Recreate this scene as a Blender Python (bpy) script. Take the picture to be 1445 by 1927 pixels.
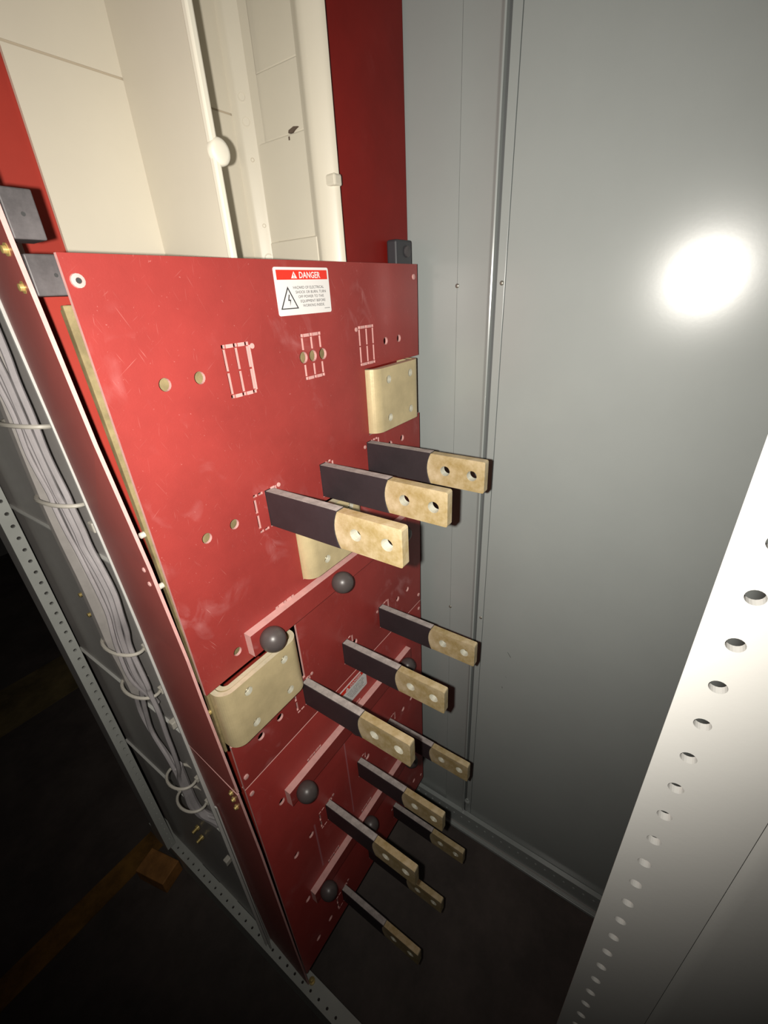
import bpy, bmesh, math, random
from mathutils import Vector, Matrix
from mathutils.geometry import tessellate_polygon

for o in list(bpy.data.objects):
    bpy.data.objects.remove(o, do_unlink=True)
SC = bpy.context.scene
COL = SC.collection

# ------------------------------------------------------------------ units
# The cabinet is laid out in a survey unit of 0.42 m measured from the camera
# (x along the red boards, y into the cabinet, z up); W() turns it to metres.
S = 0.42
ZF = 3.62                                   # camera height above the floor in survey units


def W(p):
    return Vector((p[0] * S, p[1] * S, (p[2] + ZF) * S))


# ------------------------------------------------------------------ camera
cd = bpy.data.cameras.new('camera')
cam = bpy.data.objects.new('camera', cd)
COL.objects.link(cam)
SC.camera = cam
cd.sensor_fit = 'HORIZONTAL'
cd.sensor_width = 36.0
cd.lens = 812.5 / 1445.0 * 36.0
cd.clip_start = 0.01
cd.clip_end = 50
right = Vector((0.56271828, -0.82502197, -0.05183524))
down = Vector((-0.39869376, -0.2159355, -0.89129969))
fwd = Vector((0.72414876, 0.52221701, -0.45044196))
cam.matrix_world = Matrix((
    (right.x, -down.x, -fwd.x, 0), (right.y, -down.y, -fwd.y, 0), (right.z, -down.z, -fwd.z, 0), (0, 0, 0, 1)))
cam.location = W((0, -1, 0))

# ------------------------------------------------------------------ world, light, exposure
wd = bpy.data.worlds.new('world')
SC.world = wd
wd.use_nodes = True
wd.node_tree.nodes['Background'].inputs[0].default_value = (1.0, 0.9, 0.8, 1)
wd.node_tree.nodes['Background'].inputs[1].default_value = 0.004
# the phone's own flash, 3 cm beside its lens: the only lamp in the picture
ld = bpy.data.lights.new('phone_flash', 'SPOT')
ld.energy = 32.0
ld.color = (1.0, 0.95, 0.87)
ld.spot_size = math.radians(138)
ld.spot_blend = 1.0
ld.shadow_soft_size = 0.005
flash = bpy.data.objects.new('phone_flash', ld)
COL.objects.link(flash)
flash.location = W((-0.039, -0.942, -0.002))
aim = (fwd + right * 0.03 - down * 0.185).normalized()   # the flash points a little higher than the lens
flash.rotation_euler = aim.to_track_quat('-Z', 'Y').to_euler()
SC.view_settings.view_transform = 'Standard'
SC.view_settings.look = 'None'
SC.view_settings.gamma = 1.0
SC.view_settings.exposure = 0.0
SC.view_settings.use_curve_mapping = False


# ------------------------------------------------------------------ materials
def mat(name, base, rough=0.5, metal=0.0, var=0.0, vscale=6.0, bump=0.0, bscale=200.0, spec=0.5, dark=None):
    m = bpy.data.materials.new(name)
    m.use_nodes = True
    nt = m.node_tree
    b = nt.nodes['Principled BSDF']
    b.inputs['Base Color'].default_value = (*base, 1)
    b.inputs['Roughness'].default_value = rough
    b.inputs['Metallic'].default_value = metal
    b.inputs['Specular IOR Level'].default_value = spec
    tc = nt.nodes.new('ShaderNodeTexCoord')
    if var > 0 or dark:
        n = nt.nodes.new('ShaderNodeTexNoise')
        n.inputs['Scale'].default_value = vscale
        n.inputs['Detail'].default_value = 6
        n.inputs['Roughness'].default_value = 0.65
        nt.links.new(tc.outputs['Object'], n.inputs['Vector'])
        r = nt.nodes.new('ShaderNodeValToRGB')
        r.color_ramp.elements[0].position = 0.35
        r.color_ramp.elements[1].position = 0.68
        d = dark or tuple(c * (1 - var) for c in base)
        r.color_ramp.elements[0].color = (*d, 1)
        r.color_ramp.elements[1].color = (*[min(1, c * (1 + var * 0.5)) for c in base], 1)
        nt.links.new(n.outputs['Fac'], r.inputs['Fac'])
        nt.links.new(r.outputs['Color'], b.inputs['Base Color'])
        m['col'] = r.name
    if bump > 0:
        n2 = nt.nodes.new('ShaderNodeTexNoise')
        n2.inputs['Scale'].default_value = bscale
        n2.inputs['Detail'].default_value = 3
        nt.links.new(tc.outputs['Object'], n2.inputs['Vector'])
        bp = nt.nodes.new('ShaderNodeBump')
        bp.inputs['Strength'].default_value = bump
        bp.inputs['Distance'].default_value = 0.002
        nt.links.new(n2.outputs['Fac'], bp.inputs['Height'])
        nt.links.new(bp.outputs['Normal'], b.inputs['Normal'])
    return m


def red_board(name, base, worn, streaks=()):
    """glass-polyester insulating board: red with pale scuffs, fine scratches and chalky patches"""
    m = mat(name, base, 0.42, 0, 0.16, 7.0, 0.05, 500.0, 0.4)
    nt = m.node_tree
    L = nt.links
    b = nt.nodes['Principled BSDF']
    tc = [n for n in nt.nodes if n.type == 'TEX_COORD'][0]
    col = nt.nodes[m['col']].outputs['Color']

    def noise(scale, rot, sc, lo, hi, dist=0.0, detail=2):
        mp = nt.nodes.new('ShaderNodeMapping')
        mp.inputs['Rotation'].default_value = (0, rot, 0)
        mp2 = nt.nodes.new('ShaderNodeMapping')
        mp2.inputs['Scale'].default_value = sc
        L.new(tc.outputs['Object'], mp.inputs['Vector'])
        L.new(mp.outputs['Vector'], mp2.inputs['Vector'])
        n = nt.nodes.new('ShaderNodeTexNoise')
        n.inputs['Scale'].default_value = scale
        n.inputs['Detail'].default_value = detail
        n.inputs['Distortion'].default_value = dist
        L.new(mp2.outputs['Vector'], n.inputs['Vector'])
        r = nt.nodes.new('ShaderNodeMapRange')
        r.inputs['From Min'].default_value = lo
        r.inputs['From Max'].default_value = hi
        r.clamp = True
        L.new(n.outputs['Fac'], r.inputs['Value'])
        return r.outputs['Result']

    def math_(op, a, c):
        n = nt.nodes.new('ShaderNodeMath')
        n.operation = op
        for i, v in enumerate((a, c)):
            if isinstance(v, (int, float)):
                n.inputs[i].default_value = v
            else:
                L.new(v, n.inputs[i])
        return n.outputs[0]

    def mix(fac, c, colr):
        n = nt.nodes.new('ShaderNodeMix')
        n.data_type = 'RGBA'
        L.new(fac, n.inputs[0])
        L.new(c, n.inputs[6])
        n.inputs[7].default_value = (*colr, 1)
        return n.outputs[2]

    patch = noise(9.0, 0.3, (1, 1, 1), 0.50, 0.72, 0.6, 4)
    s1 = noise(1.0, 0.6, (26, 1, 900), 0.70, 0.78, 0.3)
    s2 = noise(1.0, -1.15, (30, 1, 800), 0.695, 0.78, 0.4)
    s3 = noise(1.0, 1.45, (34, 1, 900), 0.70, 0.78, 0.4)
    specks = noise(330.0, 0, (1, 1, 1), 0.72, 0.80)
    scr = math_('MAXIMUM', math_('MAXIMUM', s1, s2), s3)
    scr = math_('MULTIPLY', scr, math_('ADD', math_('MULTIPLY', patch, 0.7), 0.25))
    scr = math_('MAXIMUM', scr, math_('MULTIPLY', specks, 0.35))
    chalk = math_('MULTIPLY', noise(26.0, 0.5, (1, 1, 0.6), 0.52, 0.8, 1.2, 5), math_('MULTIPLY', patch, 0.42))
    c = mix(math_('MULTIPLY', chalk, worn), col, (0.72, 0.42, 0.42))
    c = mix(math_('MULTIPLY', scr, 0.5 * worn), c, (0.80, 0.46, 0.42))
    if streaks:                              # dried drip marks running down the board
        sep = nt.nodes.new('ShaderNodeSeparateXYZ')
        L.new(tc.outputs['Object'], sep.inputs[0])
        for (sx, z0, z1, w) in streaks:
            dx = math_('ABSOLUTE', math_('SUBTRACT', sep.outputs['X'], sx), 0)
            f = math_('LESS_THAN', dx, w)
            f = math_('MULTIPLY', f, math_('LESS_THAN', sep.outputs['Z'], z1))
            f = math_('MULTIPLY', f, math_('GREATER_THAN', sep.outputs['Z'], z0))
            c = mix(math_('MULTIPLY', f, 0.30), c, (0.62, 0.36, 0.42))
    L.new(c, b.inputs['Base Color'])
    return m


M_RED = red_board('red_insulating_board', (0.285, 0.036, 0.031), 1.0)
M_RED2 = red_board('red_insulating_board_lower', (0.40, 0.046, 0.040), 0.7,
                   ((-0.1155 * S, 0.70 * S, 1.265 * S, 0.0017), (-0.3745 * S, 0.64 * S, 1.00 * S, 0.0020)))
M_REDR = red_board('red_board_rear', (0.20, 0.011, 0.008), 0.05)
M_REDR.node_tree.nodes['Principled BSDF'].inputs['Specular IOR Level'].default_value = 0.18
M_REDL = mat('red_board_rear_left', (0.34, 0.036, 0.024), 0.5, 0, 0.12, 6, 0, 1, 0.3)
M_REDB = mat('red_barrier_sheet', (0.43, 0.100, 0.086), 0.42, 0, 0.12, 5, 0.03, 300)
M_PINK = mat('cut_board_edge', (0.62, 0.34, 0.315), 0.7, 0, 0.12, 60)
M_GREY = mat('grey_enamel', (0.335, 0.362, 0.352), 0.235, 0, 0.05, 2.5, 0.006, 200)
M_CHAN = mat('grey_enamel_channel', (0.10, 0.105, 0.105), 0.5)
M_GREYD = mat('grey_enamel_side', (0.48, 0.455, 0.435), 0.42, 0, 0.15, 4, 0.03, 240)
M_PIL = mat('pale_grey_enamel', (0.29, 0.286, 0.272), 0.32, 0, 0.04, 3, 0.02, 240)
M_RAIL = mat('pale_rail_enamel', (0.52, 0.535, 0.50), 0.4, 0, 0.08, 12)
M_GALV = mat('pale_steel_edge', (0.58, 0.58, 0.55), 0.4, 0, 0.06, 20)
M_TIN = mat('tinned_brass', (0.60, 0.49, 0.28), 0.36, 0.2, 0.16, 22, 0.06, 260)
M_RIM = mat('lit_plate_rim', (0.70, 0.62, 0.44), 0.35, 0.2, 0.15, 60)  # paler than the plates: light catching the top rim is put into the colour
M_TINB = mat('tinned_copper_bar', (0.56, 0.465, 0.30), 0.34, 0.25, 0.2, 38, 0.12, 180, dark=(0.37, 0.275, 0.115))
M_HOLE = mat('bare_hole_bore', (0.74, 0.72, 0.60), 0.3, 0.4, 0.2, 80)
M_BUS = mat('bus_brass', (0.30, 0.24, 0.12), 0.45, 0.2, 0.35, 40, 0.1, 150)
M_SLV = mat('dark_sleeve', (0.028, 0.021, 0.024), 0.5, 0, 0.2, 20, 0.06, 220)
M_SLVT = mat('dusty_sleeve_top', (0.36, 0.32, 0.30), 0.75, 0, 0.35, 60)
M_KNOB = mat('charcoal_knob', (0.075, 0.062, 0.060), 0.38, 0, 0.12, 30)
M_BLK = mat('grey_moulded_block', (0.085, 0.076, 0.078), 0.55, 0, 0.45, 30, 0.1, 120)
M_DBLK = mat('dark_moulded_block', (0.035, 0.035, 0.04), 0.5)
M_CREAM = mat('cream_moulding', (0.60, 0.555, 0.455), 0.42, 0, 0.05, 3, 0.02, 90)
M_CREAMD = mat('cream_groove', (0.42, 0.36, 0.27), 0.6)
M_CREAML = mat('cream_edge', (0.72, 0.68, 0.57), 0.4)
M_CHIP = mat('dark_chip', (0.10, 0.07, 0.05), 0.8)
M_WIRE = mat('grey_wire', (0.37, 0.345, 0.35), 0.5, 0, 0.12, 30)
M_TUBE = mat('pale_grey_cable', (0.36, 0.335, 0.315), 0.55, 0, 0.10, 40)
M_TIE = mat('ivory_ring', (0.50, 0.47, 0.41), 0.5)
M_BOLT = mat('yellow_zinc_bolt', (0.55, 0.42, 0.16), 0.35, 0.5)
M_SCREW = mat('steel_screw', (0.30, 0.29, 0.25), 0.35, 0.6)
M_DARK = mat('dark_seam', (0.03, 0.03, 0.03), 0.8)
M_FLOOR = mat('dark_concrete', (0.080, 0.063, 0.056), 0.75, 0, 0.35, 7, 0.2, 60)
M_YEL = mat('worn_yellow_paint', (0.24, 0.115, 0.02), 0.7, 0, 0.6, 9, 0.1, 60)
M_YEL2 = mat('faded_yellow_paint', (0.15, 0.11, 0.045), 0.8, 0, 0.6, 5)
M_WOOD = mat('orange_wood', (0.38, 0.17, 0.045), 0.7, 0, 0.35, 25)
M_WHITE = mat('label_white', (0.72, 0.70, 0.68), 0.35)
M_LRED = mat('label_red', (0.70, 0.030, 0.015), 0.35)
M_INK = mat('label_ink', (0.03, 0.03, 0.035), 0.4)


# ------------------------------------------------------------------ mesh helpers (survey units)
class MB:
    def __init__(self):
        self.v, self.f, self.m, self.s = [], [], [], []

    def add(self, vs, fs, mi=0, smooth=False):
        n = len(self.v)
        self.v += [tuple(p) for p in vs]
        for f in fs:
            self.f.append(tuple(n + i for i in f))
            self.m.append(mi)
            self.s.append(smooth)

    def box(self, a, b, mi=0, top=None):
        x0, y0, z0 = [min(p, q) for p, q in zip(a, b)]
        x1, y1, z1 = [max(p, q) for p, q in zip(a, b)]
        vs = [(x0, y0, z0), (x1, y0, z0), (x1, y1, z0), (x0, y1, z0), (x0, y0, z1), (x1, y0, z1), (x1, y1, z1), (x0, y1, z1)]
        self.add(vs, [(0, 3, 2, 1), (0, 1, 5, 4), (1, 2, 6, 5), (2, 3, 7, 6), (3, 0, 4, 7)], mi)
        self.add(vs, [(4, 5, 6, 7)], mi if top is None else top)

    def plate(self, outer, holes, d0, d1, to3, mface=0, medge=0, mhole=None):
        """sheet with real holes: 2-D outline + hole outlines, thickness d0..d1, to3(u,v,d)->xyz"""
        mh = medge if mhole is None else mhole
        loops = [outer] + list(holes)
        pts = [p for lp in loops for p in lp]
        tris = tessellate_polygon([[Vector((p[0], p[1], 0)) for p in lp] for lp in loops])
        n = len(pts)
        vs = [to3(p[0], p[1], d0) for p in pts] + [to3(p[0], p[1], d1) for p in pts]
        fr, bk = [], []
        for t in tris:
            a, b, c = [Vector((pts[i][0], pts[i][1])) for i in t]
            cr = (b - a).cross(c - a)
            if abs(cr) < 1e-12:
                continue
            t = tuple(t) if cr > 0 else (t[0], t[2], t[1])
            fr.append(t)
            bk.append((t[0] + n, t[2] + n, t[1] + n))
        self.add(vs, fr + bk, mface)
        base = 0
        for k, lp in enumerate(loops):
            m = len(lp)
            q = [(base + i, base + (i + 1) % m, base + (i + 1) % m + n, base + i + n) for i in range(m)]
            self.add(vs, q, medge if k == 0 else mh)
            base += m

    def tube(self, pts, r, n=8, mi=0, cap=True):
        pts = [Vector(p) for p in pts]
        rings = []
        up = Vector((0.31, 0.93, 0.2)).normalized()
        for i, p in enumerate(pts):
            t = (pts[min(i + 1, len(pts) - 1)] - pts[max(i - 1, 0)]).normalized()
            a = t.cross(up).normalized()
            b = t.cross(a).normalized()
            rr = r[i] if isinstance(r, (list, tuple)) else r
            rings.append([p + (a * math.cos(2 * math.pi * k / n) + b * math.sin(2 * math.pi * k / n)) * rr for k in range(n)])
        vs = [q for rg in rings for q in rg]
        fs = []
        for i in range(len(rings) - 1):
            for k in range(n):
                fs.append((i * n + k, i * n + (k + 1) % n, (i + 1) * n + (k + 1) % n, (i + 1) * n + k))
        if cap:
            fs.append(tuple(range(n - 1, -1, -1)))
            fs.append(tuple((len(rings) - 1) * n + k for k in range(n)))
        self.add(vs, fs, mi, True)

    def lathe(self, c, axis, prof, n=24, mi=0, smooth=True):
        """prof: (distance along axis, radius)"""
        ax = Vector(axis).normalized()
        a = ax.orthogonal().normalized()
        b = ax.cross(a)
        c = Vector(c)
        vs = []
        for (d, r) in prof:
            for k in range(n):
                th = 2 * math.pi * k / n
                vs.append(c + ax * d + (a * math.cos(th) + b * math.sin(th)) * r)
        fs = []
        for i in range(len(prof) - 1):
            for k in range(n):
                fs.append((i * n + k, i * n + (k + 1) % n, (i + 1) * n + (k + 1) % n, (i + 1) * n + k))
        fs.append(tuple(range(n - 1, -1, -1)))
        fs.append(tuple((len(prof) - 1) * n + k for k in range(n)))
        self.add(vs, fs, mi, smooth)

    def bounds(self):
        xs, ys, zs = zip(*self.v)
        return (min(xs), min(ys), min(zs)), (max(xs), max(ys), max(zs))

    def obj(self, name, mats, parent=None, loc=None, bevel=0.0, fix=True):
        """links ONE mesh object; vertices are stored relative to the object's own origin"""
        lo, hi = self.bounds()
        if loc is None:
            loc = ((lo[0] + hi[0]) / 2, (lo[1] + hi[1]) / 2, lo[2])
        wl = W(loc)
        me = bpy.data.meshes.new(name)
        me.from_pydata([W(p) - wl for p in self.v], [], self.f)
        mats = mats if isinstance(mats, (list, tuple)) else [mats]
        for m in mats:
            me.materials.append(m)
        me.polygons.foreach_set('material_index', self.m)
        me.polygons.foreach_set('use_smooth', self.s)
        if fix:
            bm = bmesh.new()
            bm.from_mesh(me)
            bmesh.ops.remove_doubles(bm, verts=bm.verts, dist=1e-6)
            bmesh.ops.recalc_face_normals(bm, faces=bm.faces)
            bm.to_mesh(me)
            bm.free()
        if any(self.s):
            me.set_sharp_from_angle(angle=math.radians(40))
        me.update()
        o = bpy.data.objects.new(name, me)
        COL.objects.link(o)
        if parent is not None:
            o.parent = parent
            o.location = wl - world_loc(parent)
        else:
            o.location = wl
        if bevel > 0:
            md = o.modifiers.new('edge', 'BEVEL')
            md.width = bevel * S
            md.segments = 2
            md.limit_method = 'ANGLE'
            md.angle_limit = math.radians(50)
        return o


def world_loc(o):
    v = Vector(o.location)
    while o.parent is not None:
        o = o.parent
        v += Vector(o.location)
    return v


def tag(o, label=None, cat=None, group=None, kind=None):
    if label:
        o['label'] = label
    if cat:
        o['category'] = cat
    if group:
        o['group'] = group
    if kind:
        o['kind'] = kind
    return o


def thing(name, loc, label=None, cat=None, group=None, kind=None):
    o = bpy.data.objects.new(name, None)
    o.empty_display_size = 0.03
    COL.objects.link(o)
    o.location = W(loc)
    return tag(o, label, cat, group, kind)


def copy_tree(o, shift, label):
    c = o.copy()
    COL.objects.link(c)
    c.location = Vector(o.location) + Vector(shift) * S
    c['label'] = label

    def kids(src, dst):
        for ch in list(src.children):
            k = ch.copy()
            COL.objects.link(k)
            k.parent = dst
            kids(ch, k)
    kids(o, c)
    return c


def circ(u, v, r, n=16, ry=None):
    ry = r if ry is None else ry
    return [(u + r * math.cos(2 * math.pi * k / n), v + ry * math.sin(2 * math.pi * k / n)) for k in range(n)]


def rect(u0, v0, u1, v1):
    return [(u0, v0), (u1, v0), (u1, v1), (u0, v1)]


def XZ(u, v, d):      # board parallel to the red front: u = x, v = z, d = y
    return (u, d, v)


def YZ(u, v, d):      # sheet parallel to the side walls: u = y, v = z, d = x
    return (d, u, v)


def XY(u, v, d):      # horizontal sheet
    return (u, v, d)


# ================================================================== STRUCTURE
XW = 1.765
mb = MB()
mb.box((-3.5, -3.5, -3.72), (4.0, 8.0, -ZF))
floor = mb.obj('floor', M_FLOOR)
tag(floor, 'dark concrete floor', kind='structure')
mb = MB()
mb.box((-3.0, 1.53, -ZF), (0.42, 1.70, -ZF + 0.006))
tag(mb.obj('painted_line', M_YEL, floor), 'worn yellow line painted on the floor')
mb = MB()
mb.box((-1.2, 3.75, -ZF), (1.2, 4.45, -ZF + 0.004))
tag(mb.obj('painted_line', M_YEL2, floor), 'broad faded yellow line further back on the floor')

# ---- right wall of grey sheets
wall = thing('wall_right', (XW, 0, -ZF), 'grey enamelled sheet metal wall', kind='structure')
Z0, Z1 = -3.50, 1.9
mb = MB()
mb.box((XW + 0.012, -0.152, Z0), (XW + 0.03, 1.4, Z1))
mb.obj('sheet_panel', M_GREY, wall)
mb = MB()                                     # middle sheet with the rolled edge
prof = [(-0.150, 0.004), (-0.150, 0.0), (-0.275, 0.0), (-0.283, -0.004), (-0.289, -0.011), (-0.294, -0.013), (-0.299, -0.011), (-0.3005, 0.010), (-0.3005, 0.02)]
vs = []
for (y, dx) in prof:
    vs += [(XW + dx, y, Z0), (XW + dx, y, Z1)]
mb.add(vs, [(2 * i, 2 * i + 1, 2 * i + 3, 2 * i + 2) for i in range(len(prof) - 1)], 0, True)
mb.obj('sheet_panel', M_GREY, wall, fix=False)
mb = MB()
mb.box((XW + 0.009, -0.297, Z0), (XW + 0.012, -0.314, Z1), 0)
mb.obj('seam_channel', M_CHAN, wall)
mb = MB()
mb.box((XW + 0.0105, -0.1535, Z0), (XW + 0.0119, -0.1440, Z1), 0)
mb.obj('seam_gap', M_DARK, wall)
mb = MB()
mb.box((XW, -0.3125, Z0), (XW + 0.012, -0.3445, Z1))
mb.obj('seam_flange', M_GREY, wall, bevel=0.002)
mb = MB()
mb.box((XW + 0.0025, -0.347, Z0), (XW + 0.02, -3.4, Z1))
mb.obj('sheet_panel', M_GREY, wall)
for (y, z) in ((-0.150, 0.013), (-0.333, 0.013), (-0.150, -1.596), (-0.333, -1.596)):
    mb = MB()
    mb.lathe((XW + 0.002, y, z), (-1, 0, 0), [(0, 0.0085), (0.003, 0.0085), (0.006, 0.005), (0.0065, 0.001)], 12)
    mb.obj('screw', M_SCREW, wall)
mb = MB()
mb.lathe((XW + 0.002, -0.318, -3.30), (-1, 0, 0), [(0, 0.02), (0.008, 0.02), (0.016, 0.012), (0.018, 0.002)], 12)
mb.obj('screw', M_GREY, wall)
mb = MB()
mb.box((XW - 0.0, -0.31, -3.40), (XW - 0.008, -0.326, -3.27))
mb.obj('seam_foot', M_GREY, wall)
for (y, z, l, a) in ((-0.505, -1.78, 0.035, 0.9), (-0.50, -1.95, 0.010, 0.3), (-0.485, -2.04, 0.012, 1.2)):   # scuffs
    mb = MB()
    dy, dz = l * math.cos(a) / 2, l * math.sin(a) / 2
    mb.plate([(y - dy, z - dz), (y - dy + 0.003, z - dz), (y + dy, z + dz), (y + dy - 0.002, z + dz)], [], XW + 0.0022, XW + 0.003, YZ)
    mb.obj('scuff_mark', M_DARK, wall)

# ---- left side of the section: stacked grey side sheets
wl = thing('wall_left', (0.47, 0.8, -ZF), 'grey side sheets of the section', kind='structure')
for i, (za, zb) in enumerate(((-0.755, 1.9), (-1.61, -0.76), (-2.37, -1.615), (-3.42, -2.375))):
    mb = MB()
    dx = 0.004 * i
    mb.box((0.47 + dx, 0.30, za), (0.482 + dx, 1.40, zb))
    if i < 3:                                  # turned lip along the foot of each sheet
        mb.box((0.458 + dx, 0.30, za), (0.47 + dx, 1.40, za + 0.006), 1)
    mb.obj('sheet_panel', [M_GREYD, M_GALV], wl)
mb = MB()                                      # bright turned edge in front of the sheets
fl = [(-3.40, 0.434), (-1.5, 0.432), (-0.8, 0.427), (-0.3, 0.418), (0.0, 0.411), (1.9, 0.400)]
vs = []
for (z, x) in fl:
    vs += [(x, 0.352, z), (x + 0.0045, 0.352, z), (0.478, 0.354, z), (0.478, 0.359, z), (x, 0.359, z)]
for i in range(len(fl) - 1):
    mb.add(vs, [(5 * i + k, 5 * i + (k + 1) % 5, 5 * i + 5 + (k + 1) % 5, 5 * i + 5 + k) for k in range(5)])
mb.add(vs, [(4, 3, 2, 1, 0), tuple(5 * len(fl) - 5 + k for k in range(5))])
tag(mb.obj('edge_flange', M_GALV, wl), 'pale steel turned edge')
for (y, z) in ((0.85, -1.02), (0.855, -1.125), (0.775, -2.66), (0.775, -2.76)):
    mb = MB()
    mb.lathe((0.474, y, z), (-1, 0, 0), [(0, 0.016), (0.014, 0.016), (0.014, 0.009), (0.04, 0.009), (0.041, 0.002)], 10)
    mb.obj('screw', M_BOLT, wl)
for (y, z) in ((0.43, -0.62), (0.44, -1.55), (0.47, -2.66)):
    mb = MB()
    mb.box((0.44, y, z), (0.472, y + 0.03, z + 0.035))
    mb.obj('clip', M_TIE, wl, bevel=0.004)


# ---- perforated frame members
def perforated(mb, u0, u1, v0, v1, uc, pitch, r, d0, d1, to3, n=14, swap=False, slots=(), collar=0.0):
    """strip along v with one row of holes at u=uc, built cell by cell"""
    k = int((v1 - v0) / pitch)
    p = (v1 - v0) / k
    for i in range(k):
        a, b = v0 + i * p, v0 + (i + 1) * p
        c = (a + b) / 2
        holes = [circ(uc, c, r, n)]
        for (su0, su1, sv0, sv1) in slots:
            if sv0 >= a - 1e-6 and sv0 < b:
                holes.append(rect(su0, sv0 + 0.004, su1, min(sv1, b) - 0.004))
        outer = rect(u0, a, u1, b)
        f = (lambda u, v, d: to3(v, u, d)) if swap else to3
        mb.plate(outer, holes, d0, d1, f)
        if collar:                             # drawn rim standing in behind each punched hole
            rim = circ(uc, c, r, n)
            mb.add([f(q[0], q[1], d1) for q in rim] + [f(q[0], q[1], d1 + collar) for q in rim],
                   [(i2, (i2 + 1) % n, n + (i2 + 1) % n, n + i2) for i2 in range(n)])


PITCH = 0.0597
up = thing('frame_upright', (0.44, 1.4, -ZF), 'grey perforated steel upright at the rear left corner beside the wires', 'upright')
mb = MB()
perforated(mb, 0.391, 0.447, -3.36, 1.85, 0.4255, PITCH, 0.0085, 1.29, 1.302, XZ, 10)
mb.obj('hole_face', M_RAIL, up)
mb = MB()
mb.box((0.391, 1.302, -3.36), (0.403, 1.42, 1.85))
mb.box((0.435, 1.302, -3.36), (0.447, 1.40, 1.85))
mb.obj('return_flange', M_GREYD, up)

rl = thing('base_rail', (0.44, 0.4, -ZF), 'grey perforated base rail on the floor under the left side sheets', 'rail')
mb = MB()
mb.box((0.418, -1.05, -ZF), (0.430, 1.62, -3.43))
mb.obj('web', M_RAIL, rl)
mb = MB()
slots = []
perforated(mb, 0.418, 0.505, -1.05, 1.62, 0.446, PITCH, 0.0075, -3.43, -3.42, lambda u, v, d: XY(u, v, d), 10)
mb.obj('top_flange', M_RAIL, rl)
for (ya, yb) in ((0.86, 1.05), (0.47, 0.68)):
    mb = MB()
    mb.box((0.480, ya, -3.4215), (0.492, yb, -3.418))
    mb.obj('slot', M_DARK, rl)
mb = MB()
mb.lathe((0.478, 0.03, -3.421), (0, 0, 1), [(0, 0.018), (0.012, 0.018), (0.013, 0.01), (0.03, 0.009), (0.031, 0.002)], 10)
mb.obj('bolt', M_BOLT, rl)
mb = MB()
mb.lathe((0.53, -0.03, -3.40), (0, 0, 1), [(-0.02, 0.012), (0.012, 0.012), (0.013, 0.008), (0.02, 0.007), (0.021, 0.002)], 10)

rr = thing('base_rail', (XW, -0.6, -ZF), 'grey perforated base rail along the foot of the right wall', 'rail')
mb = MB()
perforated(mb, -3.575, -3.425, -3.4, 0.10, -3.475, PITCH, 0.0085, XW - 0.03, XW - 0.018, lambda u, v, d: (d, u, v), 10, swap=True)
mb.obj('hole_face', M_GREY, rr)
mb = MB()
mb.box((XW - 0.018, -3.4, -3.435), (XW, 0.10, -3.425))
mb.obj('top_lip', M_GREY, rr)
mb = MB()
mb.box((XW - 0.03, -3.4, -3.575), (XW - 0.01, 0.10, -3.595), 1)
mb.box((XW - 0.055, -3.4, -ZF), (XW - 0.03, 0.10, -3.595), 0)
mb.obj('foot_flange', [M_GREY, M_GREYD], rr, bevel=0.003)

pl = thing('frame_upright', (0.47, -1.2, -ZF), 'pale grey perforated steel upright close by at the front right edge', 'upright')
mb = MB()
perforated(mb, -1.182, -1.062, -ZF, 1.5, -1.095, PITCH, 0.0088, 0.465, 0.467, YZ, 20, collar=0.0085)
mb.obj('hole_face', M_PIL, pl)
mb = MB()
mb.box((0.467, -1.180, -ZF), (0.53, -1.176, 1.5))
mb.obj('return_flange', M_PIL, pl)
mb = MB()                                      # second leaf of the upright, stepped back with a rolled edge
prof = [(-1.1815, 0.4765), (-1.186, 0.472), (-1.194, 0.4695), (-1.205, 0.4700), (-1.235, 0.473), (-1.33, 0.474), (-1.5, 0.474), (-1.5, 0.490), (-1.1815, 0.490)]
vs = []
for (y, x) in prof:
    vs += [(x, y, -ZF), (x, y, 1.5)]
mb.add(vs, [(2 * i, 2 * i + 1, (2 * i + 3) % 18, (2 * i + 2) % 18) for i in range(9)], 0, True)
mb.obj('rear_leaf', M_PIL, pl)


# ================================================================== RED BOARDS
T = 0.0095                                     # board thickness
XL, XR = 0.419, 1.708


PADS = []


def slit_grid(cols, ztop, zbot, dot=None, w=0.0042, gap=0.0):
    """knock-out slots: three upright slits broken half-way, dark corner squares, chipped pale bridges"""
    h = []
    zm = (ztop + zbot) / 2
    g = max(0.0022, gap)
    for i, x in enumerate(cols):
        h.append(rect(x - w, zm + g, x + w, ztop - 0.0065))
        h.append(rect(x - w, zbot + 0.0065, x + w, zm - g))
        for z in (ztop, zbot):
            h.append(rect(x - w - 0.001, z - 0.0045, x + w + 0.002, z + 0.0045))
    for a, b in ((0, 1), (1, 2)):
        for z in (ztop, zbot):
            PADS.append((cols[a] + 0.0085, z - 0.0045, cols[b] - 0.0075, z + 0.0045))
    if dot:
        PADS.append(dot)
    return h


GA, GB, GC = (0.730, 0.768, 0.805), (1.014, 1.054, 1.093), (1.300, 1.341, 1.380)


def bar_slot(x, zc):
    return rect(x - 0.0185, zc - 0.0625, x + 0.0185, zc + 0.0625)


BARX = (0.791, 1.040, 1.316)
BARZ = (-0.578, -1.398, -2.212, -3.025)
holes = []
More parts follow.
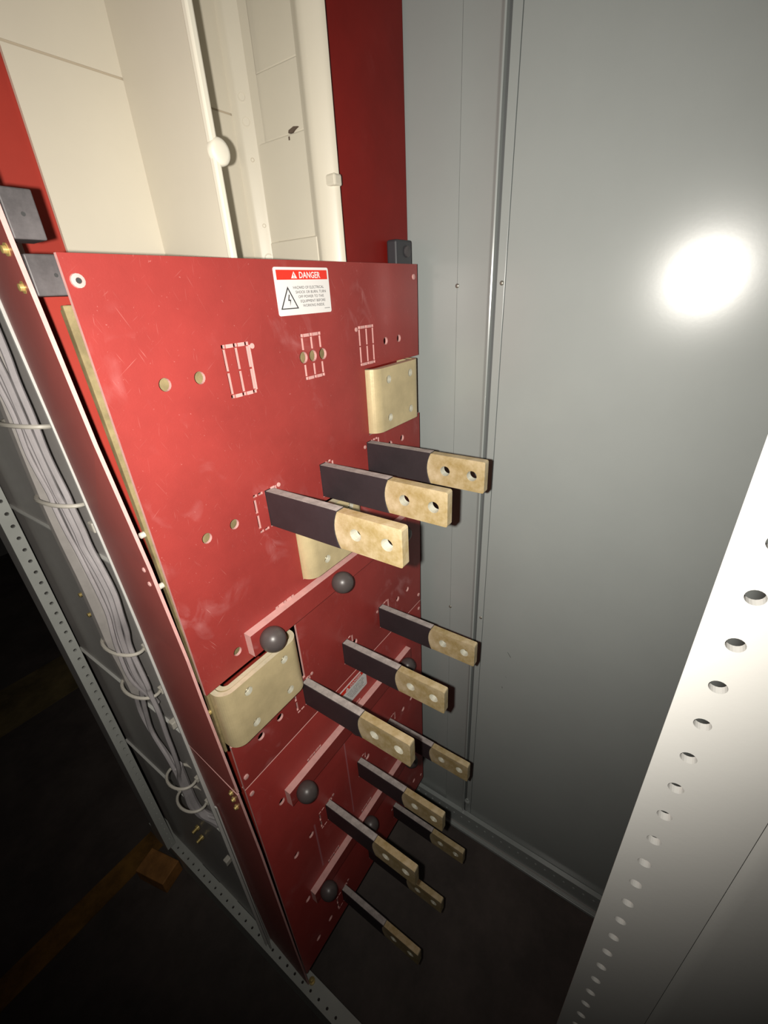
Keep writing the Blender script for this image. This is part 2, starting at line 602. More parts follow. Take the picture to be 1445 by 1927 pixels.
# upper row of knock-outs
holes += slit_grid(GA, -0.099, -0.224, dot=(0.823, -0.107))
PADS.append((0.8095, -0.2195, 0.8150, -0.1035))
holes += slit_grid(GB, -0.100, -0.225, gap=0.0215)
holes += slit_grid(GC, -0.101, -0.225, dot=(1.284, -0.106))
for x in (1.012, 1.054, 1.101):
    holes.append(circ(x, -0.162, 0.0175))
for z in (-0.161, -0.571, -0.985, -1.395):
    pairs = [(0.554, 0.0155), (0.646, 0.0155), (1.462, 0.014), (1.556, 0.014)]
    if z == -0.985:
        pairs = [(0.553, 0.015), (1.46, 0.0), (1.55, 0.0)]
    for (x, r) in pairs:
        if r > 0 and not (x < 0.7 and z < -1.3 and False):
            holes.append(circ(x, z, r))


def bar_surround(zc):
    h = []
    zt, zb = zc + 0.060, zc - 0.060
    # A: bar sits in the middle slit
    h += [rect(0.7255, zb + 0.012, 0.7345, zc - 0.004), rect(0.7255, zc + 0.004, 0.7345, zt - 0.012)]
    h += [rect(0.728, zt - 0.004, 0.742, zt + 0.004), rect(0.747, zt - 0.004, 0.764, zt + 0.004), rect(0.728, zb - 0.004, 0.742, zb + 0.004), rect(0.747, zb - 0.004, 0.764, zb + 0.004)]
    h += [bar_slot(BARX[0], zc), rect(0.8125, zt - 0.016, 0.820, zt + 0.004)]
    PADS.append((0.830, zt + 0.001))
    PADS.append((1.285, zt - 0.014))
    PADS.append((0.796, zt - 0.001, 0.8115, zt + 0.0055))
    # B and C: bar sits in the left slit
    h += [bar_slot(BARX[1], zc), rect(1.063, zt - 0.004, 1.079, zt + 0.004), rect(1.084, zc + 0.02, 1.093, zt - 0.004), circ(1.105, zc + 0.002, 0.0165)]
    h += [rect(1.0835, zb + 0.01, 1.0925, zc - 0.022)]
    h += [bar_slot(BARX[2], zc), rect(1.338, zt - 0.004, 1.353, zt + 0.004), rect(1.372, zc + 0.004, 1.381, zt), rect(1.356, zt - 0.004, 1.369, zt + 0.004)]
    return h


for zc in (BARZ[0], BARZ[1]):
    holes += bar_surround(zc)
holes.append(rect(0.866, -0.903, 1.204, -0.657))            # window of the middle terminal
outline = [(XL, 0.098), (XL, -1.051), (0.795, -1.051), (0.795, -1.322), (XL + 0.022, -1.322), (XL + 0.022, -1.5535),
           (XR - 0.02, -1.5535), (XR, -0.60), (XR, -0.494), (1.318, -0.494), (1.318, -0.243), (XR, -0.243), (XR, 0.098)]
for z in (-0.995,):                                         # knock-outs half hidden by the strip
    holes += slit_grid(GA, -0.935, -1.045)
b1 = thing('insulating_board', (1.06, 0.01, -1.56), 'upper red insulating board with scratched face and warning label near its top', 'board')
mb = MB()
mb.plate(outline, holes, 0.0, T, XZ, 0, 1)
mb.obj('board', [M_RED, M_PINK], b1)
for (x, z, c) in ((0.440, 0.052, 1), (1.677, 0.054, 0), (0.459, -1.500, 0), (1.668, -1.505, 0), (1.683, 0.012 - 1.52, 0)):
    if c == 0 and x > 1.68:
        continue
    mb = MB()
    rr_ = 1.0 if c else 0.78
    mb.lathe((x, 0.001, z), (0, -1, 0), [(0, 0.0135 * rr_), (0.005, 0.0125 * rr_), (0.0062, 0.008 * rr_)], 14, 0)
    if c:
        mb.lathe((x, -0.0053, z), (0, -1, 0), [(0, 0.0055), (0.0012, 0.0052)], 10, 1)
    mb.obj('rivet', [M_PINK, M_DARK], b1)



def pads(parent):
    for q in PADS:
        mb = MB()
        if len(q) == 4:
            x0, z0, x1, z1 = q
            mb.box((x0, -0.0012, z0), (x1, 0.0002, z1))
        else:
            mb.lathe((q[0], 0.0002, q[1]), (0, -1, 0), [(0, 0.0075), (0.0015, 0.007), (0.0018, 0.004)], 12)
        mb.obj('chipped_bridge', M_PINK, parent)
    PADS.clear()


pads(b1)
holes = []
for zc in (BARZ[2], BARZ[3]):
    holes += bar_surround(zc)
holes += slit_grid(GA, -1.753, -1.868)
holes += slit_grid(GB, -1.753, -1.868)
holes += slit_grid(GA, -2.565, -2.69)
holes += slit_grid(GB, -2.565, -2.69)
for z in (-1.810, -2.219, -2.620, -3.046):
    prs = (0.567, 0.664, 1.464, 1.556)
    if z in (-1.810, -2.620):
        prs = (0.566,)
    for x in prs:
        holes.append(circ(x, z, 0.0155, 12))
outline = [(XL + 0.023, -1.5585), (XL + 0.030, -3.18), (XR - 0.025, -3.18), (XR - 0.02, -1.5585)]
outline.reverse()
b2 = thing('insulating_board', (1.06, 0.01, -3.18), 'lower red insulating board with drip marks reaching down near the floor', 'board')
mb = MB()
mb.plate(outline, holes, 0.0, T, XZ, 0, 1)
mb.obj('board', [M_RED2, M_PINK], b2)
for (x, z) in ((0.461, -1.602), (1.668, -1.602), (1.653, -3.11)):
    mb = MB()
    mb.lathe((x, 0.001, z), (0, -1, 0), [(0, 0.0105), (0.004, 0.0095), (0.005, 0.006)], 14, 0)
    mb.obj('rivet', [M_PINK], b2)
mb = MB()
mb.box((XL + 0.023, 0.004, -1.5583), (XR - 0.02, 0.018, -1.5537))
mb.obj('joint_edge', M_PINK, b2)

pads(b2)

# rear board with the tall window above the front boards
mb = MB()
mb.plate([(0.425, 0.060), (0.448, -1.0), (0.456, -1.57), (0.480, -3.3), (0.80, -3.3), (0.80, 0.060)], [], 0.205, 0.218, XZ)
tag(mb.obj('rear_board', M_REDL), 'red rear board behind the brass bus bar, left of the upper red board', 'board')
mb = MB()
mb.box((0.442, 0.402, 0.0), (0.70, 0.415, 1.6))
tag(mb.obj('rear_board', M_REDL), 'deep set red rear board at the upper left, beside the cream housing', 'board')
mb = MB()
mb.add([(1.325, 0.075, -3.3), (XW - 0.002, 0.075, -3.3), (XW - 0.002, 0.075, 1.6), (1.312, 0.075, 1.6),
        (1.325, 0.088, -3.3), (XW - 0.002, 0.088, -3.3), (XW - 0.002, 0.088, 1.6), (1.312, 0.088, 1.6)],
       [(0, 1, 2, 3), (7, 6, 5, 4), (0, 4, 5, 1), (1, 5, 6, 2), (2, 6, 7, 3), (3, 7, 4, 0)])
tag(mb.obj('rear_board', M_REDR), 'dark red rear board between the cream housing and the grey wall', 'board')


# red side barriers, slightly bowed sheets seen edge on
def barrier(zx, y0, y1, th):
    mb = MB()
    n = len(zx)
    vs = []
    for (z, x, dx) in zx:
        xf = x * 0.9714
        vs += [(xf - 0.0058, y0, z), (xf - 0.0058 + th, y0, z), (x + th + dx, y1, z), (x + dx, y1, z)]
    for i in range(n - 1):
        a, b = 4 * i, 4 * i + 4
        mb.add(vs, [(a, a + 1, b + 1, b)], 1)                # front cut edge
        mb.add(vs, [(a + 1, a + 2, b + 2, b + 1), (a + 2, a + 3, b + 3, b + 2), (a + 3, a, b, b + 3)], 0)
    mb.add(vs, [(0, 3, 2, 1), (4 * n - 4, 4 * n - 3, 4 * n - 2, 4 * n - 1)], 1)
    return mb


YB = 0.02
zx = [(1.75, 0.345, 0.058), (0.6, 0.367, 0.044), (0.116, 0.377, 0.037), (-0.01, 0.382, 0.034), (-0.255, 0.391, 0.029), (-0.586, 0.411, 0.016), (-0.91, 0.424, 0.009),
      (-1.09, 0.4265, 0.008), (-1.565, 0.4385, 0.001)]
t1 = thing('side_barrier', (0.41, 0.2, -1.565), 'upper red side barrier sheet with pink front edge left of the boards', 'barrier')
barrier(zx[::-1], YB, 0.345, 0.0085).obj('sheet', [M_REDB, M_PINK], t1)
for (y, z, x) in ((0.205, 0.16, .375), (0.205, 0.105, .38), (0.20, 0.045, 0.384), (0.17, -0.60, 0.412), (0.15, -0.645, 0.413)):
    yy = 0.055
    mb = MB()
    mb.lathe((x - 0.009, yy, z), (-1, 0, 0), [(0, 0.011), (0.008, 0.011), (0.008, 0.007), (0.014, 0.0066), (0.015, 0.002)] if z > 0 else [(0, 0.008), (0.008, 0.007), (0.010, 0.002)], 10)
    mb.obj('bolt', M_BOLT if z > 0 else M_PINK, t1)
zx = [(-1.572, 0.4370, 0.003), (-1.99, 0.447, 0.0), (-2.5, 0.4525, 0.0), (-2.9, 0.457, 0.0), (-3.36, 0.466, 0.0)]
t2 = thing('side_barrier', (0.45, 0.2, -3.36), 'lower red side barrier sheet running down to the left base rail', 'barrier')
barrier(zx[::-1], YB, 0.345, 0.0085).obj('sheet', [M_REDB, M_PINK], t2)
for z in (-1.60, -1.64, -1.69):
    mb = MB()
    mb.lathe((0.426, 0.065, z), (-1, 0, 0), [(0, 0.011), (0.008, 0.011), (0.008, 0.007), (0.014, 0.0066), (0.015, 0.002)], 10)
    mb.obj('bolt', M_BOLT, t2)
mb = MB()
mb.box((0.4325, 0.30, -3.35), (0.4385, 0.312, -1.95))
mb.obj('edge_trim', M_GALV, t2)


# ================================================================== STAND-OFF BLOCKS
def block(x0, x1, z0, z1, y0, y1, m, label, dimple=True):
    t = thing('standoff_block', ((x0 + x1) / 2, (y0 + y1) / 2, z0), label, 'block', 'moulded stand-off blocks')
    mb = MB()
    mb.box((x0, y0, z0), (x1, y1, z1))
    mb.obj('body', m, t, bevel=0.0025)
    if dimple:
        mb = MB()
        cx, cz = x0 + (x1 - x0) * 0.52, (z0 + z1) / 2
        mb.lathe((cx, y0 + 0.001, cz), (0, -1, 0), [(0, 0.004), (0.0014, 0.0035)], 8)
        mb.obj('screw_hole', M_DARK, t)


block(0.3715, 0.4235, 0.1185, 0.195, 0.024, 0.085, M_BLK, 'grey moulded block on the left barrier, above and clear of the upper red board')
block(0.3755, 0.455, 0.0285, 0.097, 0.024, 0.085, M_BLK, 'grey moulded block behind the top left corner of the upper red board')
tb = thing('standoff_block', (1.68, 0.05, 0.1), 'small black block at the right end of the upper red board', 'block', 'moulded stand-off blocks')
mb = MB()
mb.box((1.600, 0.024, 0.03), (1.712, 0.071, 0.181))
mb.obj('body', M_DBLK, tb, bevel=0.008)
mb = MB()
mb.lathe((1.672, 0.026, 0.142), (0, -1, 0), [(0, 0.02), (0.008, 0.02), (0.011, 0.012), (0.012, 0.003)], 12)
mb.obj('screw', M_BLK, tb)

# ================================================================== CREAM HOUSING behind the window
YK = 0.39
ch = thing('moulded_housing', (1.0, 0.3, 0.0), 'cream moulded housing seen in the tall opening at the top', 'housing')
ZH0, ZH1 = 0.0, 1.45
mb = MB()
mb.box((0.612, YK, ZH0), (1.235, YK + 0.010, 0.530))
mb.box((0.612, YK, 0.5355), (1.235, YK + 0.010, ZH1))
mb.box((0.612, YK + 0.003, 0.530), (1.235, YK + 0.010, 0.5355), 1)
mb.obj('back_plate', [M_CREAM, M_CREAMD], ch)
mb = MB()
mb.box((0.880, 0.095, ZH0), (0.892, YK, ZH1))
mb.obj('partition', M_CREAM, ch)
mb = MB()
mb.box((0.874, 0.078, ZH0), (0.894, 0.098, ZH1))
mb.obj('partition_rib', M_CREAML, ch, bevel=0.005)
mb = MB()
mb.lathe((0.898, 0.092, 0.3335), (0, -1, 0), [(0, 0.029), (0.012, 0.029), (0.017, 0.025), (0.019, 0.017)], 28)
mb.obj('round_boss', M_CREAML, ch)
mb = MB()
vs = []
for (x, y) in ((1.226, YK), (1.229, 0.366), (1.234, 0.358), (1.258, 0.342), (1.265, 0.335), (1.268, 0.30)):
    vs += [(x, y, ZH0), (x, y, ZH1)]
mb.add(vs, [(2 * i, 2 * i + 1, 2 * i + 3, 2 * i + 2) for i in range(5)], 0, True)
mb.obj('corner_strip', M_CREAM, ch, fix=False)
for (x, y, z, r) in ((1.244, 0.3515, 0.572, 0.013), (1.246, 0.3505, 0.512, 0.014), (1.248, 0.3495, 0.415, 0.006), (1.253, 0.346, 0.233, 0.006), (1.253, 0.346, 0.135, 0.016)):
    mb = MB()
    mb.lathe((x, y, z), (-0.55, -0.83, 0), [(-0.002, r), (0.0015, r), (0.0015, r * 0.8), (-0.0005, r * 0.7)], 14)
    mb.obj('plug', M_CREAM if r > 0.008 else M_CREAMD, ch)
# right side wall: stepped panels one above the other
steps = [(0.0, 0.181, 1.260), (0.181, 0.455, 1.2655), (0.455, 0.621, 1.271), (0.621, 0.86, 1.2765), (0.86, ZH1, 1.282)]
for (a, b, x) in steps:
    mb = MB()
    mb.box((x, 0.115, a), (x + 0.012, 0.335, b))
    mb.obj('side_panel', M_CREAM, ch, bevel=0.004)
mb = MB()
vs = []
for (y, z) in ((0.150, 0.466), (0.168, 0.469), (0.190, 0.4635), (0.192, 0.457), (0.178, 0.455), (0.165, 0.461)):
    vs += [(1.2645, y, z), (1.272, y, z)]
mb.add(vs, [tuple(range(0, 12, 2)), tuple(range(11, 0, -2))] + [(2 * i, 2 * i + 1, (2 * i + 3) % 12, (2 * i + 2) % 12) for i in range(6)])
mb.obj('chipped_edge', M_CHIP, ch)
mb = MB()
mb.box((1.2648, 0.188, 0.440), (1.267, 0.194, 0.449))
mb.obj('chipped_edge', M_CHIP, ch)
# rounded column at the right end of the opening
mb = MB()
n = 16
vs = []
col_prof = [(1.2660, 0.125), (1.2600, 0.108), (1.2545, 0.099), (1.2530, 0.090), (1.2560, 0.075), (1.2640, 0.056), (1.2740, 0.038), (1.2830, 0.028), (1.2910, 0.025), (1.2965, 0.029), (1.2985, 0.040), (1.2990, 0.060)]
n = len(col_prof) - 1
for (x, y) in col_prof:
    vs += [(x, y, ZH0), (x - 0.010, y, ZH1)]
mb.add(vs, [(2 * i, 2 * i + 2, 2 * i + 3, 2 * i + 1) for i in range(n)], 0, True)
mb.obj('round_column', M_CREAM, ch, fix=False)
mb = MB()
mb.box((1.262, 0.0215, 0.303), (1.2985, 0.07, 0.334))
mb.obj('clip', M_CREAM, ch, bevel=0.006)

# ================================================================== VERTICAL BUS BARS behind the boards
mb = MB()
for (d, y0, y1, zt) in ((0.0, 0.026, 0.038, 0.012), (0.002, 0.0385, 0.050, 0.005)):     # two laminations
    mb.plate([(0.4105 + d, zt), (0.4265 + d, -1.03), (0.74, -1.03), (0.74, zt)], [], y0, y1, XZ)
bus = mb.obj('bus_bar', M_BUS, None, bevel=0.002)
tag(bus, 'long brass bus bar edge showing left of the upper red board', 'bus bar')
for (z, y) in ((-0.50, 0.03), (-0.655, 0.03)):
    mb = MB()
    mb.lathe((0.424, y + 0.006, z), (-1, 0, 0), [(0, 0.008), (0.016, 0.008), (0.018, 0.005)], 10)
    mb.obj('screw', M_TIE, bus)
mb = MB()
mb.box((0.88, 0.026, -0.64), (1.20, 0.046, 0.0))
tag(mb.obj('bus_bar', M_BUS, None), 'brass bus bar behind the middle round holes of the upper red board', 'bus bar')

# ================================================================== TERMINAL BRACKETS
BW, BH = 0.333, 0.240


def u_path(x0, x1, yf, yb, r, n=10):
    p = [(x0, yb)]
    for i in range(n + 1):
        th = math.pi / 2 * i / n
        p.append((x0 + r - r * math.cos(th), yf + r - r * math.sin(th)))
    for i in range(n + 1):
        th = math.pi / 2 * i / n
        p.append((x1 - r + r * math.sin(th), yf + r - r * math.cos(th)))
    p.append((x1, yb))
    return p


def bracket_shell(mb, x0, x1, z0, z1, yf, yb, r, th, holes):
    o = u_path(x0, x1, yf, yb, r)
    i_ = u_path(x0 + th, x1 - th, yf + th, yb, r - th)
    n = len(o)
    h = n // 2                                              # flat front lies between path points h-1 and h
    for (k0, k1) in ((0, h), (h, n)):
        seq = range(k0, k1 - 1)
        vs = [(p[0], p[1], z) for z in (z0, z1) for pth in (o, i_) for p in pth]
        N = n
        for k in seq:
            mb.add(vs, [(k, k + 1, 2 * N + k + 1, 2 * N + k), (N + k + 1, N + k, 3 * N + k, 3 * N + k + 1)], 0, True)
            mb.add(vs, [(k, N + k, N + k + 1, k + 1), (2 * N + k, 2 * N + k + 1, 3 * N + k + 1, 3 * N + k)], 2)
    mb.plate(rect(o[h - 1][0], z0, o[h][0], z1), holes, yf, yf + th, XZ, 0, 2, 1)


def make_bracket(x0, ztop, label):
    z1, z0 = ztop, ztop - BH
    x1 = x0 + BW
    t = thing('terminal_bracket', ((x0 + x1) / 2, -0.0, z0), label, 'bracket', 'tinned terminal brackets on the red boards')
    hx = (x0 + 0.092, x0 + 0.249)
    hz = (z1 - 0.0465, z1 - 0.1935)
    hs = [(x, z) for x in hx for z in hz]
    mb = MB()
    bracket_shell(mb, x0, x1, z0, z1, -0.042, 0.052, 0.046, 0.017, [circ(x, z, 0.0155, 16) for x, z in hs])
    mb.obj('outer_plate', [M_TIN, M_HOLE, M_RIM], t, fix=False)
    mb = MB()
    bracket_shell(mb, x0 + 0.0205, x1 - 0.0205, z0, z1 - 0.002, -0.0215, 0.052, 0.034, 0.017, [])
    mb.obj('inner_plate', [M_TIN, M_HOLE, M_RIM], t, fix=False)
    for (x, z) in hs:
        mb = MB()
        mb.lathe((x, -0.0225, z), (0, -1, 0), [(0, 0.0150), (0.001, 0.0150), (0.001, 0.006), (0.004, 0.0045), (0.005, 0.001)], 14)
        mb.obj('threaded_insert', M_SCREW, t)
    return t


br = make_bracket(0.438, -1.068, 'tinned terminal bracket lowest of the three, at the left edge of the red boards')
copy_tree(br, (0.868 - 0.438, 0, -0.660 + 1.068), 'tinned terminal bracket in the middle, half hidden behind the nearest bars')
copy_tree(br, (1.319 - 0.438, 0, -0.2465 + 1.068), 'tinned terminal bracket highest of the three, at the right edge beside the wall')
mb = MB()                                      # brass strap running back from the lowest bracket
mb.box((0.4285, 0.020, -1.345), (0.4372, 0.040, -1.035))
st = mb.obj('brass_strap', M_BUS, None, bevel=0.002)
tag(st, 'brass strap running back beside the lowest terminal bracket', 'strap')
mb = MB()
mb.lathe((0.4295, 0.03, -1.15), (-1, 0, 0), [(0, 0.008), (0.008, 0.008), (0.010, 0.004)], 10)
mb.obj('screw', M_BOLT, st)

# ================================================================== TWELVE STAB BARS
BT = 0.0170                                    # half thickness of the sleeve


def bar_proto(xc, zc, label):
    t = thing('stab_bar', (xc, 0.0, zc - 0.06), label, 'bar', 'sleeved bars standing out of the red boards')
    H = 0.0595
    arc = []
    for i in range(9):
        a = i / 8
        z = -H + 2 * H * a
        arc.append((-0.284 + 0.016 * (1 - (2 * a - 1) ** 2), z))     # concave end against the brass
    outl = [(0.10, -H), (0.10, H)] + [(y, z) for (y, z) in reversed(arc)]
    outl = [(y, zc + z) for (y, z) in outl]
    mb = MB()
    mb.plate(outl, [], xc - BT, xc + BT, YZ, 0, 0)
    o = mb.obj('insulating_sleeve', [M_SLV], t, bevel=0.0025)
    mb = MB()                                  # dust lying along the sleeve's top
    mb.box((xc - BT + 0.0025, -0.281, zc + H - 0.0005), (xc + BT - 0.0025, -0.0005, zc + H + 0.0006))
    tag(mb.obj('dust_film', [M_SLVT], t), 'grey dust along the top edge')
    mb = MB()
    h = 0.0575
    c = 0.006
    y0, y1 = -0.24, -0.4905
    tip = [(y1, zc - h + c), (y1 + c * 0.3, zc - h + c * 0.3), (y1 + c, zc - h), (y0, zc - h), (y0, zc + h), (y1 + c, zc + h), (y1 + c * 0.3, zc + h - c * 0.3), (y1, zc + h - c)]
    mb.plate(tip, [circ(-0.341, zc + 0.0, 0.0185, 20), circ(-0.4435, zc + 0.0, 0.0185, 20)], xc - 0.0150, xc + 0.0150, YZ, 0, 0, 1)
    tag(mb.obj('bare_end', [M_TINB, M_HOLE], t, bevel=0.0025), 'bare tinned end with two bolt holes')
    return t


rows = ('top row', 'second row', 'third row', 'bottom row')
colsn = ('left', 'middle', 'right')
xtra = {(0, 0): 'Nearest and largest sleeved bar: dark sleeve, worn tinned end, left in top row',
        (0, 1): 'middle sleeved bar of the top row, brightly worn around its two holes',
        (0, 2): 'right sleeved bar of the top row, its tip standing before the grey wall seam',
        (1, 0): 'left sleeved bar of the second row, emerging by the lowest terminal bracket',
        (1, 1): 'middle sleeved bar of the second row, above the small warning label',
        (1, 2): 'right sleeved bar of the second row, tip against the grey wall',
        (2, 0): 'left sleeved bar of the third row, crossing in front of the lowest pink edged strip',
        (2, 1): 'middle sleeved bar of the third row, just above the lowest right bar',
        (2, 2): 'right sleeved bar of the third row, behind the second row left tip',
        (3, 0): 'left sleeved bar of the bottom row, lowest of all, over the dark floor',
        (3, 1): 'middle sleeved bar of the bottom row, only its brass tip showing',
        (3, 2): 'right sleeved bar of the bottom row, nearest the wall base rail'}
proto = None
for r in range(4):
    for c in range(3):
        lab = xtra[(r, c)]
        lab = lab[0].lower() + lab[1:]
        if proto is None:
            proto = bar_proto(BARX[0], BARZ[0], lab)
        else:
            copy_tree(proto, (BARX[c] - BARX[0], 0, BARZ[r] - BARZ[0]), lab)


# ================================================================== STRIPS WITH KNOBS
def strip(ztop, label):
    t = thing('clamp_strip', (1.05, -0.015, ztop - 0.085), label, 'strip', 'red clamp strips with round knobs')
    mb = MB()
    mb.box((0.589, -0.031, ztop - 0.085), (1.522, -0.0003, ztop))
    o = mb.obj('bar', [M_RED, M_PINK], t)
    for p in o.data.polygons:
        if abs(p.normal.y) < 0.5:
            p.material_index = 1
    for x in (0.648, 1.004, 1.438):
        mb = MB()
        R = 0.0425
        prof = [(0, 0.028), (0.004, 0.030)]
        for i in range(15):
            a = math.pi * (0.22 + 0.78 * i / 14)
            prof.append((0.030 - R * math.cos(a), max(0.0006, R * math.sin(a))))
        mb.lathe((x, -0.0305, ztop - 0.0425), (0, -1, 0), prof, 32)
        mb.obj('knob', M_KNOB, t)
    return t


s1 = strip(-0.938, 'highest red clamp strip, pink edged, with charcoal knobs above the lowest terminal bracket')
copy_tree(s1, (0, 0, -1.765 + 0.938), 'middle red clamp strip, pink edged, below the joint between the red boards')
copy_tree(s1, (0, 0, -2.584 + 0.938), 'lowest red clamp strip, pink edged, near the foot of the lower red board')


# ================================================================== WARNING LABELS
def text_mesh(body, size, bold=0.0, squash=1.0):
    cu = bpy.data.curves.new('lettering', 'FONT')
    cu.body = body
    cu.size = size
    cu.offset = bold
    cu.resolution_u = 3
    o = bpy.data.objects.new('lettering', cu)
    COL.objects.link(o)
    dg = bpy.context.evaluated_depsgraph_get()
    me = bpy.data.meshes.new_from_object(o.evaluated_get(dg))
    bpy.data.objects.remove(o, do_unlink=True)
    vs = [tuple(v.co) for v in me.vertices]
    fs = [tuple(p.vertices) for p in me.polygons]
    bpy.data.meshes.remove(me)
    return vs, fs


def put_text(mb, body, x0, x1, zb, cap, y, bold=0.0):
    vs, fs = text_mesh(body, 1.0, bold)
    xs = [v[0] for v in vs]
    hs = [v[1] for v in vs]
    a, b = min(xs), max(xs)
    h = max(hs)
    sx, sz = (x1 - x0) / (b - a), cap / 0.70
    mb.add([(x0 + (v[0] - a) * sx, y, zb + v[1] * sz) for v in vs], fs)


def label(parent, x0, x1, z1, z0):
    w, h = x1 - x0, z1 - z0
    X = lambda u: x0 + u * w
    Zv = lambda v: z1 - v * h
    mb = MB()
    r = 0.006
    o = []
    for (cx, cz, a0) in ((x1 - r, z1 - r, 0), (x0 + r, z1 - r, 90), (x0 + r, z0 + r, 180), (x1 - r, z0 + r, 270)):
        for k in range(5):
            a = math.radians(a0 + 22.5 * k)
            o.append((cx + r * math.cos(a), cz + r * math.sin(a)))
    mb.plate(o, [], -0.0012, 0.0, XZ)
    lb = mb.obj('warning_label', M_WHITE, parent)
    tag(lb, 'white DANGER label with red heading')
    mb = MB()
    mb.box((X(0.04), -0.0016, Zv(0.255)), (X(0.97), -0.0010, Zv(0.055)))
    mb.obj('heading', M_LRED, lb)
    mb = MB()
    yt = -0.0019
    put_text(mb, 'DANGER', X(0.43), X(0.83), Zv(0.222), 0.128 * h, yt, 0.022)
    tri = [(X(0.285), Zv(0.228)), (X(0.39), Zv(0.228)), (X(0.3375), Zv(0.085))]
    mb.plate(tri, [rect(X(0.330), Zv(0.185), X(0.345), Zv(0.135)), rect(X(0.330), Zv(0.214), X(0.345), Zv(0.198))], yt, yt + 0.0003, XZ)
    mb.obj('heading_lettering', M_WHITE, lb, fix=False)
    mb = MB()
    for (s, u0, u1, v) in (('HAZARD OF ELECTRICAL', 0.30, 0.88, 0.447), ('SHOCK OR BURN. TURN', 0.335, 0.915, 0.545), ('OFF POWER TO THIS', 0.375, 0.865, 0.643),
                           ('EQUIPMENT BEFORE', 0.407, 0.89, 0.741), ('WORKING INSIDE.', 0.44, 0.865, 0.839)):
        put_text(mb, s, X(u0), X(u1), Zv(v), 0.060 * h, yt + 0.0004, 0.0)
    mb.obj('lettering', M_INK, lb, fix=False)
    mb = MB()
    ou = [(X(0.045), Zv(0.865)), (X(0.36), Zv(0.865)), (X(0.2025), Zv(0.39))]
    inn = [(X(0.072), Zv(0.842)), (X(0.333), Zv(0.842)), (X(0.2025), Zv(0.447))]
    mb.plate(ou, [inn], yt + 0.0004, yt + 0.0007, XZ)
    mb.obj('warning_triangle', M_INK, lb)
    mb = MB()
    mb.plate([(X(0.205), Zv(0.56)), (X(0.222), Zv(0.56)), (X(0.205), Zv(0.665)), (X(0.236), Zv(0.665)), (X(0.212), Zv(0.80)), (X(0.216), Zv(0.69)), (X(0.184), Zv(0.69))][::-1], [], yt + 0.0004, yt + 0.0007, XZ)
    mb.obj('shock_symbol', M_INK, lb)
    mb = MB()
    mb.box((X(0.86), yt + 0.0004, Zv(0.905)), (X(0.97), yt + 0.0006, Zv(0.895)))
    mb.obj('fine_print', M_INK, lb)
    return lb


label(b1, 0.937, 1.163, 0.0805, -0.042)
label(b2, 0.944, 1.158, -1.590, -1.709)


# ================================================================== WIRES ON THE LEFT
def spline(pts, n=5):
    out = []
    P = [Vector(p) for p in pts]
    for i in range(len(P) - 1):
        a, b, c, d = P[max(i - 1, 0)], P[i], P[i + 1], P[min(i + 2, len(P) - 1)]
        for k in range(n):
            t = k / n
            out.append(0.5 * ((2 * b) + (c - a) * t + (2 * a - 5 * b + 4 * c - d) * t * t + (3 * b - a - 3 * c + d) * t ** 3))
    out.append(P[-1])
    return out


def wire(name, pts, r, m, label, cat, group=None):
    mb = MB()
    mb.tube(spline(pts), r, 8, 0)
    o = mb.obj(name, m)
    return tag(o, label, cat, group)


XC = 0.42
wire('cable', [(XC, 0.57, 1.3), (XC, 0.575, 0.4), (XC, 0.576, -0.137), (XC, 0.585, -0.25), (XC, 0.606, -0.388), (XC, 0.622, -0.544), (XC, 0.620, -0.68), (XC, 0.606, -0.822), (XC, 0.606, -0.979), (XC, 0.612, -1.126),
               (XC + .008, 0.622, -1.27), (XC + .012, 0.630, -1.40), (XC + 0.02, 0.632, -1.44)], 0.033, M_TUBE, 'thick pale grey cable at the outside of the wire bundle', 'cable')
right = [(0.466, 1.3), (0.466, 0.3), (0.466, -0.048), (0.463, -0.154), (0.465, -0.248), (0.470, -0.361), (0.461, -0.479), (0.445, -0.52), (0.436, -0.60), (0.429, -0.662), (0.410, -0.735), (0.396, -0.824), (0.405, -0.913), (0.438, -1.003), (0.462, -1.096)]
left = [(0.62, 1.3), (0.64, 0.3), (0.640, -0.048), (0.630, -0.154), (0.615, -0.248), (0.590, -0.361), (0.575, -0.479), (0.565, -0.52), (0.552, -0.60), (0.545, -0.662), (0.535, -0.735), (0.530, -0.824), (0.528, -0.913), (0.527, -1.003), (0.526, -1.096)]
GW = 'grey wires tied down the left side'
tails = {0: [(0.630, -1.359), (0.670, -1.45), (0.715, -1.600), (0.690, -1.720), (0.615, -1.808), (0.560, -1.89), (0.556, -2.0), (0.556, -2.12)],
         2: [(0.523, -1.308), (0.550, -1.386), (0.600, -1.533), (0.625, -1.670), (0.572, -1.785), (0.545, -1.890), (0.548, -2.0), (0.55, -2.13)],
         4: [(0.444, -1.262), (0.451, -1.308), (0.445, -1.425), (0.463, -1.564), (0.470, -1.684), (0.490, -1.812), (0.535, -1.92), (0.545, -2.05), (0.545, -2.161), (0.512, -2.23), (0.44, -2.25), (0.38, -2.29)]}
names = ['outermost thin grey wire, bowing out below the fourth ring', 'second thin grey wire from the outside of the bundle', 'third thin grey wire, middle of the three that run lowest',
         'fourth thin grey wire, ending at the fourth ring', 'thin grey wire on the cabinet side of the bundle, wavering and reaching lowest', 'fine grey wire lying in front of the bundle']
rnd = random.Random(4)
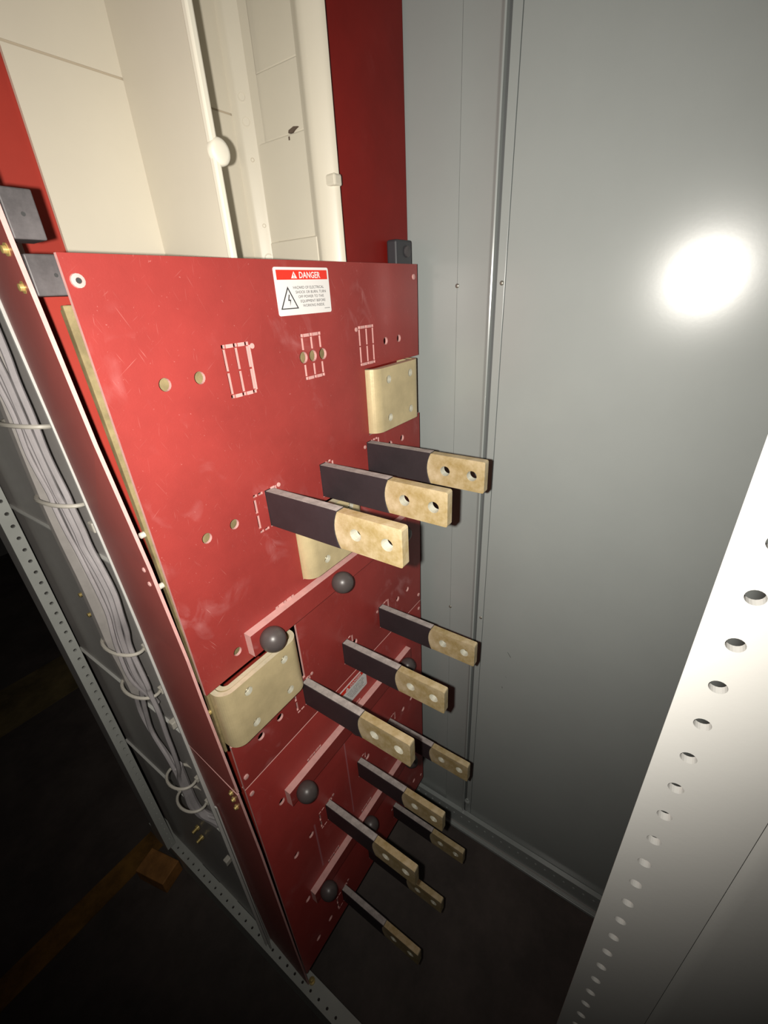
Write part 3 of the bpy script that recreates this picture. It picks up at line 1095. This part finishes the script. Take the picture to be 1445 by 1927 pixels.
for k in range(6):
    f = (0.0, 0.25, 0.5, 0.74, 1.0, 0.62)[k]
    dx = (0.0, -0.010, -0.014, -0.012, -0.004, -0.030)[k]
    pts = []
    for i, (a, b) in enumerate(zip(left, right)):
        y = a[0] + (b[0] - a[0]) * f + rnd.uniform(-0.006, 0.006)
        pts.append((XC + dx + rnd.uniform(-0.003, 0.003), y, a[1]))
    if k in tails:
        tl = tails[k]
        for j, (y, z) in enumerate(tl):
            pts.append((XC + dx + (0.01 if k != 4 else 0.0) + (0.03 * max(0, j - 8) if k == 4 else 0), y, z))
    else:
        pts += [(XC + dx, pts[-1][1] + 0.005, -1.25), (XC + 0.02, pts[-1][1] + 0.01, -1.42)]
    wire('wire', pts, 0.0092 if k != 5 else 0.007, M_WIRE, names[k], 'wire', GW)
wire('cable', [(XC + 0.012, 0.548, -1.86), (XC + 0.012, 0.551, -1.95), (XC + 0.012, 0.553, -2.05), (XC + 0.014, 0.553, -2.16), (XC + 0.02, 0.535, -2.22), (XC + 0.04, 0.49, -2.26), (XC + 0.055, 0.46, -2.30)],
     0.022, M_WIRE, 'short grey cable gathering the wires at the two lowest rings', 'cable')
ords = ('topmost', 'second from top', 'third from top', 'fourth from top', 'fifth from top', 'lowest')
for i, (y, z, ry) in enumerate(((0.572, -0.283, 0.135), (0.542, -0.518, 0.13), (0.550, -1.118, 0.118), (0.553, -1.345, 0.11), (0.535, -1.922, 0.085), (0.525, -2.085, 0.088))):
    t = thing('wire_ring', (0.42, y, z), '%s ivory plastic ring holding the grey wires' % ords[i], 'ring', 'ivory rings along the wires')
    mb = MB()
    pts = []
    for k in range(29):
        a = math.radians(-20 + 310 * k / 28)
        pts.append((0.428 - 0.055 * math.cos(a - math.radians(115)), y + ry * math.sin(a - math.radians(115)) * 0.95, z + 0.012 * math.sin(a)))
    mb.tube(pts, 0.0065, 8)
    mb.obj('hoop', M_TIE, t)
    mb = MB()
    mb.box((0.452, y - ry * 0.98, z - 0.012), (0.474, y - ry * 0.72, z + 0.014))
    mb.obj('base', M_TIE, t, bevel=0.003)
# pass-through slots in the side sheet beside the wires
for (y, z) in ((0.44, -1.80), (0.44, -2.36)):
    mb = MB()
    mb.box((0.4695 if z > -1.7 else 0.474, y - 0.035, z), (0.4815, y + 0.04, z + 0.06), 0)
    mb.obj('cable_slot', M_DARK, wl)

# ================================================================== WOOD BLOCK
mb = MB()
mb.box((0.235, 1.24, -ZF), (0.385, 1.49, -3.50))
wb = mb.obj('wood_block', M_WOOD, None, bevel=0.006)
wb.rotation_euler = (0, 0, math.radians(14))
tag(wb, 'small orange wooden block on the floor by the foot of the rear upright', 'block')
